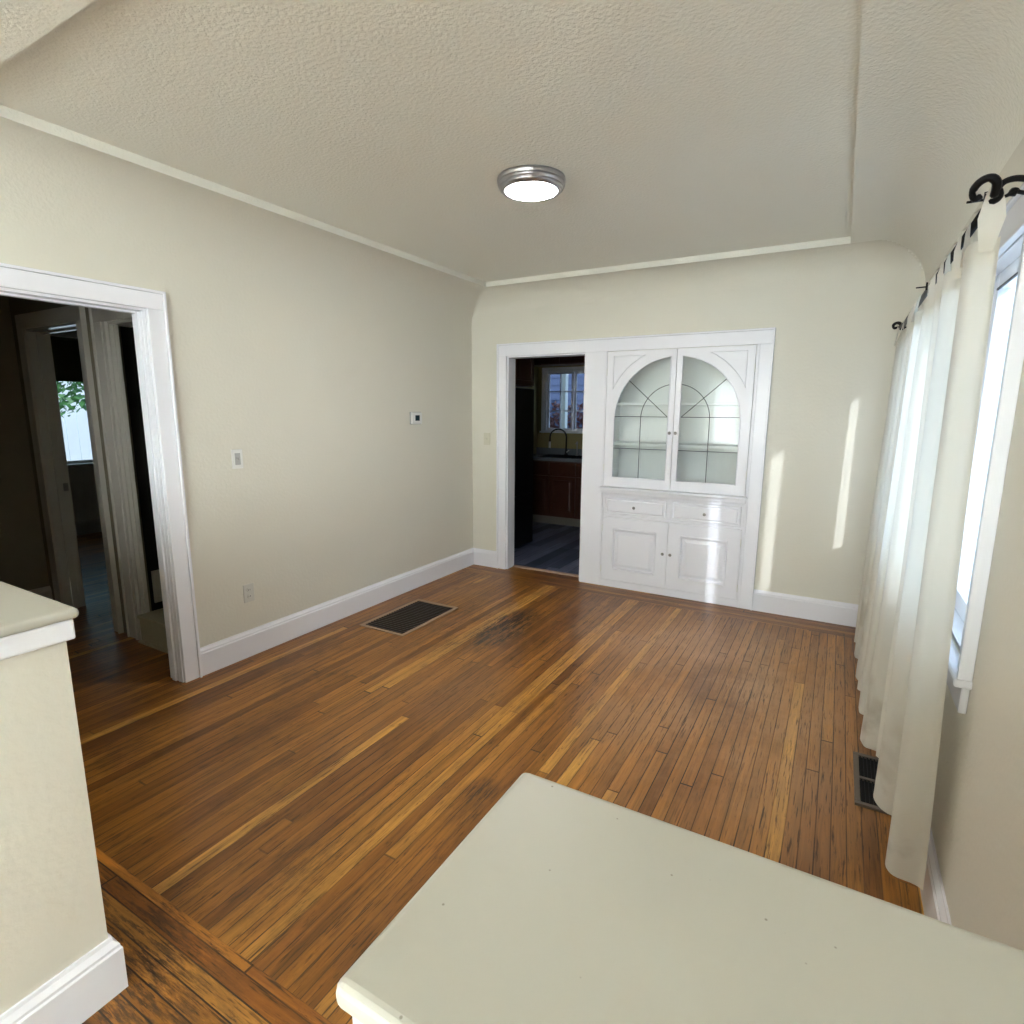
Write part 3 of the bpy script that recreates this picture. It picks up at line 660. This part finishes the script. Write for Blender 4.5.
bm = B(); prism(bm, [(.166, -.006, 1.262), (.166, -.006, 1.274), (.166, -.018, 1.279), (.166, -.018, 1.272)], (.010, 0, 0)); obj('toggle', bm, M_cream, t)

# ---------------------------------------------------------------- floor registers
def register(label, x0, x1, y0, y1, fr, mf, ms, along_x, n, mid=False, th=.007):
    t = thing('floor_register', label, 'floor vent', ((x0+x1)/2, (y0+y1)/2, 0))
    bm = B()
    for q in ((x0, x1, y0, y0+fr), (x0, x1, y1-fr, y1), (x0, x0+fr, y0+fr, y1-fr), (x1-fr, x1, y0+fr, y1-fr)): bx(bm, *q, 0, th)
    if mid: bx(bm, x0+fr, x1-fr, (y0+y1)/2-.008, (y0+y1)/2+.008, 0, th)
    obj('frame', bm, mf, t, bevel=.0015)
    box('duct_opening', M_pit, (x0+fr, x1-fr, y0+fr, y1-fr, 0, .0012), t)
    bm = B()
    for i in range(n):
        if along_x:
            y = y0+fr+(y1-y0-2*fr)*(i+.5)/n; bx(bm, x0+fr, x1-fr, y-.004, y+.004, .0012, th-.002)
        else:
            x = x0+fr+(x1-x0-2*fr)*(i+.5)/n; bx(bm, x-.0025, x+.0025, y0+fr, y1-fr, .0012, th-.003)
    obj('slats', bm, ms, t)
register('large bronze slatted floor register near the left wall', .232, .640, -1.835, -1.165, .028, M_gframe, M_grille, True, 22)
register('grey framed floor register beneath the curtains', 3.312, 3.462, -2.235, -1.835, .020, M_gframe2, M_pit, False, 8, True, .012)

# ---------------------------------------------------------------- kitchen
boxes('wall_kitchen_left', M_olive, [(-0.92, -0.78, 0.12, 2.9, 0, 2.75)])
boxes('wall_kitchen_right', M_olive, [(RW, RW+.14, 0.12, 2.9, 0, 2.75)])
KX0, KX1, KZ0, KZ1 = -0.665, 0.235, 1.245, 2.11
boxes('wall_kitchen_back', M_olive, [(-0.92, KX0, 2.9, 3.04, 0, 2.75), (KX1, RW+.14, 2.9, 3.04, 0, 2.75), (KX0, KX1, 2.9, 3.04, 0, KZ0), (KX0, KX1, 2.9, 3.04, KZ1, 2.75)])
boxes('wall_kitchen_front', M_olive, [(-0.78, 0.385, .12, .13, 0, 2.75), (.385, 1.18, .12, .13, 2.036, 2.75), (1.18, 1.36, .12, .13, 0, 2.75), (2.56, RW, .12, .13, 0, 2.75)])
boxes('ceiling.002', M_ceil, [(-0.78, RW, .13, 2.9, 2.58, 2.64)], label='kitchen ceiling')
def kitchen_window():
    o = boxes('window_2', M_trim, [(KX0-.045, KX0, 2.882, 2.9, KZ0-.03, KZ1+.04), (KX1, KX1+.045, 2.882, 2.9, KZ0-.03, KZ1+.04), (KX0, KX1, 2.882, 2.9, KZ1, KZ1+.04), (KX0-.06, KX1+.06, 2.86, 2.9, KZ0-.025, KZ0),
       (KX0, KX0+.03, 2.9, 3.02, KZ0, KZ1), (KX1-.03, KX1, 2.9, 3.02, KZ0, KZ1), (KX0+.03, KX1-.03, 2.9, 3.02, KZ1-.025, KZ1), (KX0+.03, KX1-.03, 2.9, 3.02, KZ0, KZ0+.015)], label='white framed kitchen window over the sink', bevel=.002)
    for a, b in ((-.632, -.225), (-.21, .20)):
        bm = B(); f = .028; z0, z1 = KZ0+.016, KZ1-.026; y0, y1 = 2.925, 2.955
        for q in ((a, a+f, z0, z1), (b-f, b, z0, z1), (a+f, b-f, z0, z0+f), (a+f, b-f, z1-f, z1)): bx(bm, q[0], q[1], y0, y1, q[2], q[3])
        mx = (a+b)/2; bx(bm, mx-.008, mx+.008, y0+.004, y1-.004, z0+f, z1-f)
        for k in (1, 2):
            z = z0+(z1-z0)*k/3; bx(bm, a+f, b-f, y0+.005, y1-.005, z-.008, z+.008)
        s = obj('casement_sash', bm, M_trim, o)
        bm = B(); bx(bm, a+f, b-f, 2.938, 2.942, z0+f, z1-f); obj('glass_pane', bm, M_glass, s)
kitchen_window()
def fridge():
    t = thing('refrigerator', 'tall black refrigerator just inside the kitchen doorway', 'refrigerator', (-.3, .62, 0))
    box('cabinet_body', M_fridge, (-.76, .07, .17, 1.045, .02, 1.775), t, bevel=.006)
    box('fridge_door', M_fridge, (.075, .135, .17, 1.045, .62, 1.775), t, bevel=.01)
    box('freezer_door', M_fridge, (.075, .135, .17, 1.045, .04, .61), t, bevel=.01)
    for z0, z1 in ((.75, 1.45),):
        bm = B(); tube(bm, [(.135, .23, z0), (.165, .23, z0+.02), (.165, .23, z1-.02), (.135, .23, z1)], .010, 8); obj('handle', bm, M_fridge, t)
fridge()
def rp_x(bm, y0, y1, z0, z1, xf, xb):
    """raised panel facing +x"""
    R = []
    for ins, x in ((0, xb), (0, xf), (.05, xf), (.055, xf-.008), (.07, xf-.008), (.09, xf-.002)):
        R.append([bm.verts.new(p) for p in ((x,y0+ins,z0+ins),(x,y1-ins,z0+ins),(x,y1-ins,z1-ins),(x,y0+ins,z1-ins))])
    for A, C in zip(R, R[1:]):
        for k in range(4): bm.faces.new((A[k], A[(k+1) % 4], C[(k+1) % 4], C[k]))
    bm.faces.new(R[0][::-1]); bm.faces.new(R[-1])
t = thing('wall_cabinet', 'cherry wood cabinet above the black refrigerator', 'cabinet', (-.3, .6, 1.79))
box('carcass', M_redwood, (-.76, .10, .17, 1.06, 1.80, 2.56), t)
for a, b in ((.18, .615), (.62, 1.055)):
    bm = B(); rp_x(bm, a, b, 1.81, 2.55, .122, .10); obj('cupboard_door', bm, M_redwood, t)
t = thing('wall_cabinet', 'cherry wood cabinets bridging over the kitchen window', 'cabinet', (.4, 2.7, 2.15))
box('carcass', M_redwood, (-.78, 2.4, 2.57, 2.9, 2.165, 2.56), t)
for k in range(6):
    a = -.77+k*.5
    if a+.49 < 2.41: bm = B(); rings_panel(bm, a, a+.49, 2.175, 2.55, [(0, 2.55), (.05, 2.55), (.055, 2.558), (.07, 2.558), (.09, 2.552)], 2.57); obj('cupboard_door', bm, M_redwood, t)
t = thing('base_cabinet', 'dark cherry wood sink base cabinets under the kitchen window', 'cabinet', (.4, 2.55, 0))
box('carcass', M_redwood, (-.775, 2.4, 2.28, 2.895, .105, .868), t)
box('toe_kick', M_kick, (-.775, 2.4, 2.275, 2.34, 0, .105), t)
xs = [-.66, -.262, .130, .522, .92, 1.32, 1.72]
for a, b in zip(xs, xs[1:]):
    bm = B(); rings_panel(bm, a+.006, b-.006, .135, .665, [(0, 2.258), (.05, 2.258), (.055, 2.266), (.07, 2.266), (.085, 2.260)], 2.28); obj('cupboard_door', bm, M_redwood, t)
    bm = B(); rings_panel(bm, a+.006, b-.006, .690, .855, [(0, 2.258), (.004, 2.256)], 2.28); obj('drawer_front', bm, M_redwood, t)
t = thing('countertop', 'grey speckled kitchen countertop with inset sink', 'countertop', (.4, 2.58, .87))
bm = B()
for q in ((-.78, -.5, 2.235, 2.9), (.2, 2.4, 2.235, 2.9), (-.5, .2, 2.235, 2.34), (-.5, .2, 2.78, 2.9)): bx(bm, *q, .868, .910)
obj('slab', bm, M_stone, t, bevel=.003)
box('backsplash', M_stone, (-.78, 2.4, 2.878, 2.9, .910, 1.0), t)
bm = B()
for q in ((-.5, -.485, 2.34, 2.78), (.185, .2, 2.34, 2.78), (-.485, .185, 2.34, 2.355), (-.485, .185, 2.765, 2.78)): bx(bm, *q, .875, .914)
bx(bm, -.485, .185, 2.355, 2.765, .875, .878)
obj('sink_basin', bm, M_chrome, t)
t = thing('faucet', 'dark high arc kitchen faucet at the sink', 'faucet', (-.27, 2.82, .91))
bm = B(); lathe(bm, [(.028, 0), (.028, .012), (.017, .02), (.017, .06), (.012, .07)], (-.27, 2.82, .91), 'z', 20); obj('faucet_base', bm, M_chrome, t, smooth=True)
bm = B(); pts = [(-.27, 2.82, .97), (-.27, 2.82, 1.17)]+[(-.38+.11*math.cos(a), 2.82-.04*(1-math.cos(a)), 1.17+.11*math.sin(a)) for a in [math.pi*i/10 for i in range(1, 11)]]+[(-.492, 2.74, 1.10)]
tube(bm, pts, .011, 10); obj('spout', bm, M_chrome, t, smooth=True)
bm = B(); tube(bm, [(-.492, 2.74, 1.10), (-.494, 2.74, 1.01)], .015, 10); obj('spray_head', bm, M_plate, t)
bm = B(); tube(bm, [(-.25, 2.80, .955), (-.20, 2.76, .985)], .007, 8); obj('lever', bm, M_plate, t)
t = thing('soap_dispenser', 'small chrome soap dispenser beside the kitchen faucet', 'soap dispenser', (-.10, 2.82, .91))
bm = B(); lathe(bm, [(.018, 0), (.018, .01), (.008, .015), (.008, .16), (.014, .17), (.014, .19), (.004, .2)], (-.10, 2.82, .91), 'z', 16); tube(bm, [(-.10, 2.82, 1.09), (-.10, 2.76, 1.08)], .006, 8)
obj('pump', bm, M_nickel, t, smooth=True)

# ---------------------------------------------------------------- hall, stair and bedroom
HY, HY2 = -2.76, -2.62      # hall north wall, both faces
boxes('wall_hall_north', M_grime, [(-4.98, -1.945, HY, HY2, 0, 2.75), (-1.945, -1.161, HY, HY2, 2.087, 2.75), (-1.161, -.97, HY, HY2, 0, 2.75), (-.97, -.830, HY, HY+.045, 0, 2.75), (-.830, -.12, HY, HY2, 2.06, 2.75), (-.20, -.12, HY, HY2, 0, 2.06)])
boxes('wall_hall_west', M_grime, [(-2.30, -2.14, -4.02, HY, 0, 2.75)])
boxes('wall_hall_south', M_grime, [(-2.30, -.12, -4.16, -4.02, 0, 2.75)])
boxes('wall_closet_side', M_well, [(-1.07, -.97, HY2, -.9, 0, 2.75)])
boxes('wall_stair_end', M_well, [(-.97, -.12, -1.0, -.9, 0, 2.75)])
boxes('ceiling.003', M_ceil, [(-2.14, -.12, -4.02, HY, 2.5, 2.58)], label='hall ceiling')
boxes('ceiling.004', M_ceil, [(-4.98, -1.07, HY2, .75, 2.55, 2.61)], label='bedroom ceiling')
BY0, BY1, BZ0, BZ1 = -1.80, -.80, .87, 2.36
boxes('wall_bedroom_west', M_wall, [(-5.02, -4.88, HY, BY0, 0, 2.75), (-5.02, -4.88, BY1, .75, 0, 2.75), (-5.02, -4.88, BY0, BY1, 0, BZ0), (-5.02, -4.88, BY0, BY1, BZ1, 2.75)])
boxes('wall_bedroom_north', M_wall, [(-5.02, -.97, .75, .89, 0, 2.75)])
boxes('wall_bedroom_east', M_wall, [(-1.07, -.97, -.9, .75, 0, 2.75), ])
base('baseboard_bedroom', (-4.88, HY2, 0), (-4.88, .75, 0), (1, 0, 0), m=M_halltrim)
base('baseboard_hall', (-2.14, -4.02, 0), (-2.14, HY, 0), (1, 0, 0), m=M_halltrim)
# doorway 1 casing + jamb with a strike plate
boxes('door_1', M_halltrim, [(-2.03, -1.93, HY-.02, HY, 0, 2.085), (-1.176, -1.085, HY-.02, HY, 0, 2.085), (-2.03, -1.085, HY-.02, HY, 2.085, 2.185),
    (-1.093, -1.080, HY-.034, HY, 0, 2.185)], label='white casing of the bedroom doorway off the hall', bevel=.003)
o = boxes('trim_6', M_jambgloss, [(-1.945, -1.93, HY, HY2, 0, 2.085), (-1.176, -1.161, HY, HY2, 0, 2.085), (-1.93, -1.176, HY, HY2, 2.072, 2.087), (-1.93, -1.918, HY+.052, HY+.09, 0, 2.072), (-1.93, -1.176, HY+.075, HY+.1, 2.06, 2.072)], label='glossy jamb of the bedroom doorway', bevel=.002)
box('strike_plate', M_knob, (-1.93, -1.926, HY2-.045, HY2-.015, .92, .98), o)
# doorway 2 casing (stairs)
boxes('door_2', M_halltrim, [(-.965, -.830, HY-.02, HY, 0, 2.06), (-.975, -.965, HY-.032, HY, 0, 2.17), (-.875, -.858, HY-.030, HY-.02, 0, 2.06), (-.965, -.12, HY-.02, HY, 2.06, 2.16), (-.975, -.12, HY-.032, HY, 2.16, 2.172)], label='white casing of the stair doorway off the hall', bevel=.003)
boxes('trim_7', M_halltrim, [(-.830, -.815, HY-.002, HY+.050, 0, 2.06), (-.815, -.806, HY+.02, HY+.046, 0.20, 2.045), (-.847, -.2, HY, HY2, 2.045, 2.06)], label='jamb of the stair doorway', bevel=.002)
t = thing('stair_steps', 'painted wooden stair steps with a dark recess inside the far hall doorway', 'stairs', (-.5, -2.3, 0))
bm = B(); bx(bm, -.814, -.13, HY-.02, HY+.0, 0, .165); bx(bm, -.814, -.13, HY-.045, HY-.02, 0, .012); obj('riser', bm, M_step, t)
bm = B()
for q in ((-.814, -.13, HY-.035, HY+.07), (-.814, -.74, HY+.07, -2.45), (-.814, -.13, -2.45, -2.38)): bx(bm, *q, .165, .188)
obj('tread', bm, M_step, t, bevel=.004)
box('recess', M_pit, (-.74, -.13, HY+.07, -2.45, .09, .10), t)
for k in range(4):
    y = -2.38+k*.25; z = .188+k*.19
    bm = B(); bx(bm, -.95, -.13, y, y+.02, z, z+.17); bx(bm, -.95, -.13, y-.02, y+.27, z+.17, z+.19); obj('upper_step', bm, M_step, t)
bm = B(); prism(bm, [(-.965, -2.60, .19), (-.965, -2.40, .19), (-.965, -1.4, .95), (-.965, -1.4, 1.2), (-.965, -2.40, .42), (-.965, -2.60, .42)], (.012, 0, 0)); obj('skirt_board', bm, M_halltrim, t)
# bedroom window with shade
o = boxes('window_3', M_halltrim, [(-4.88, -4.86, BY0-.09, BY0, BZ0-.03, BZ1+.09), (-4.88, -4.86, BY1, BY1+.09, BZ0-.03, BZ1+.09), (-4.88, -4.86, BY0, BY1, BZ1, BZ1+.09), (-4.88, -4.83, BY0-.1, BY1+.1, BZ0-.03, BZ0),
    (-4.98, -4.95, BY0, BY0+.04, BZ0, BZ1), (-4.98, -4.95, BY1-.04, BY1, BZ0, BZ1), (-4.98, -4.95, BY0+.04, BY1-.04, BZ0, BZ0+.035), (-4.98, -4.95, BY0+.04, BY1-.04, BZ1-.04, BZ1)], label='bedroom window seen through the hall', bevel=.002)
bm = B(); bx(bm, -4.967, -4.963, BY0+.04, BY1-.04, BZ0+.035, BZ1-.04); obj('glass_pane', bm, M_glass, o)
t = thing('roller_shade', 'olive roller shade pulled halfway down the bedroom window', 'window shade', (-4.9, -1.3, BZ1))
box('shade_cloth', M_shade, (-4.902, -4.899, BY0+.008, BY1-.008, 1.865, BZ1-.03), t)
bm = B(); tube(bm, [(-4.90, BY0+.005, BZ1-.02), (-4.90, BY1-.005, BZ1-.02)], .018, 10); obj('roller', bm, M_shade, t)
box('bottom_bar', M_shade, (-4.906, -4.894, BY0+.008, BY1-.008, 1.848, 1.872), t)

# front room window mirrored in the cabinet glass; unseen side window added for fill
boxes('added_side_window', M_trim, [(RW-.02, RW, -8.4, -8.3, .7, 2.25), (RW-.02, RW, -5.9, -5.8, .7, 2.25), (RW-.02, RW, -8.3, -5.9, 2.15, 2.25), (RW-.05, RW, -8.4, -5.8, .75, .8)], label='unseen side window behind the camera, added to carry fill light')
o = boxes('window_4', M_trim, [(.5, .6, -8.5, -8.475, .7, 2.25), (3.3, 3.4, -8.5, -8.475, .7, 2.25), (.6, 3.3, -8.5, -8.475, 2.15, 2.25), (.5, 3.4, -8.5, -8.44, .7, .75),
    (1.45, 1.55, -8.6, -8.5, .75, 2.15), (2.35, 2.45, -8.6, -8.5, .75, 2.15)], label='front room window behind the camera, mirrored in the cabinet glass', bevel=.003)
def pleat(x0, x1, n, seed):
    rnd = random.Random(seed); bm = B(); V = []
    k = [rnd.uniform(0, 6) for _ in range(4)]
    for z in (2.25, .3): V.append([bm.verts.new((x0+(x1-x0)*i/(n*10), -8.34+.045*math.sin(i*.62+k[0])+.02*math.sin(i*.27+k[1]), z)) for i in range(n*10+1)])
    for i in range(n*10): bm.faces.new((V[0][i], V[0][i+1], V[1][i+1], V[1][i]))
    obj('curtain_cloth', bm, M_cloth, o, smooth=True)
pleat(.5, 1.95, 12, 1); pleat(1.98, 3.42, 12, 3)
o = [q for q in COL.objects if q.name == 'added_side_window'][0]
bm = B(); V = []
for z in (2.3, .3): V.append([bm.verts.new((RW-.12+.04*math.sin(i*.6)+.02*math.sin(i*.23+1), -8.42+2.65*i/220, z)) for i in range(221)])
for i in range(220): bm.faces.new((V[0][i], V[0][i+1], V[1][i+1], V[1][i]))
obj('curtain_cloth', bm, M_cloth, o, smooth=True)  # unseen cloth added to soften the side fill

# ---------------------------------------------------------------- outdoors
bm = B(); bx(bm, -40, 40, -40, 40, -.75, -.65); struct('ground', bm, M_ground, label='outdoor ground')
def leaves(bm, c, r, n, size, rnd):
    for _ in range(n):
        while True:
            p = Vector((rnd.uniform(-1, 1), rnd.uniform(-1, 1), rnd.uniform(-1, 1)))
            if p.length < 1: break
        p = Vector(c)+Vector((p.x*r[0], p.y*r[1], p.z*r[2]))
        d = Vector((rnd.uniform(-1, 1), rnd.uniform(-1, 1), rnd.uniform(-1, .4))).normalized(); s = d.cross(Vector((rnd.uniform(-1,1), rnd.uniform(-1,1), rnd.uniform(-1,1)))).normalized()
        k = size*rnd.uniform(.6, 1.3)
        bm.faces.new([bm.verts.new(q) for q in (p-d*k, p+s*k*.45+Vector((0,0,.01)), p+d*k, p-s*k*.45)])
def tree(label, c, r, n, size, m, base_z, seed, name='tree'):
    rnd = random.Random(seed); t = thing(name, label, name, (c[0], c[1], base_z))
    bm = B(); leaves(bm, c, r, n, size, rnd); f = obj('foliage', bm, m, t)
    bm = B(); tube(bm, [(c[0], c[1]+.9*r[1], base_z), (c[0]+.05, c[1]+.8*r[1], (base_z+c[2])/2), (c[0], c[1]+.05, c[2])], [.09, .07, .03], 8)
    for k in range(6):
        a = k*1.05; tube(bm, [(c[0], c[1], c[2]-.4*r[2]), (c[0]+.6*r[0]*math.cos(a), c[1]+.6*r[1]*math.sin(a), c[2]+.3*r[2])], [.03, .012], 6)
    obj('trunk', bm, m if False else M_bark, t)
tree('leafy green tree outside the bedroom window', (-7.6, .25, 2.45), (1.2, 1.5, 1.1), 2600, .075, M_leaf, -.65, 5)
tree('reddish leafy shrub outside the kitchen window', (-1.2, 4.75, 1.05), (.8, .6, .65), 1600, .055, M_rleaf, -.65, 6, 'shrub')
t = thing('fence', 'white board fence outside the bedroom window', 'fence', (-10.2, 0, -.65))
bm = B()
for k in range(60): bx(bm, -10.2, -10.18, -5+k*.2, -5+k*.2+.19, -.65, 2.2)
obj('boards', bm, M_fence, t)
bm = B(); [bx(bm, -10.24, -10.2, -5, 7, z, z+.09) for z in (-.2, 1.7)]; obj('rail', bm, M_fence, t)
t = thing('neighbour_wall', 'blue grey clapboard wall outside the kitchen window', 'building', (-1, 6.2, -.65))
bm = B()
for k in range(30): prism(bm, [(-5, 6.2, -.65+k*.15), (-5, 6.175, -.65+k*.15), (-5, 6.19, -.65+k*.15+.15), (-5, 6.2, -.65+k*.15+.15)], (8, 0, 0))
bx(bm, -5, 3, 6.2, 6.4, -.65, 3.85); obj('siding', bm, M_siding, t)
bm = B(); bx(bm, -.80, -.70, 3.7, 3.8, -.65, 2.9); tag(obj('porch_post', bm, M_fence, bevel=.005), 'white post standing just outside the kitchen window', 'post')
# unseen roof added to keep direct sun out of the front room
boxes('roof', M_roof, [(-.5, 4.4, -13.5, -8.7, 2.5, 2.6)], label='unseen roof added to block sun from the front room')
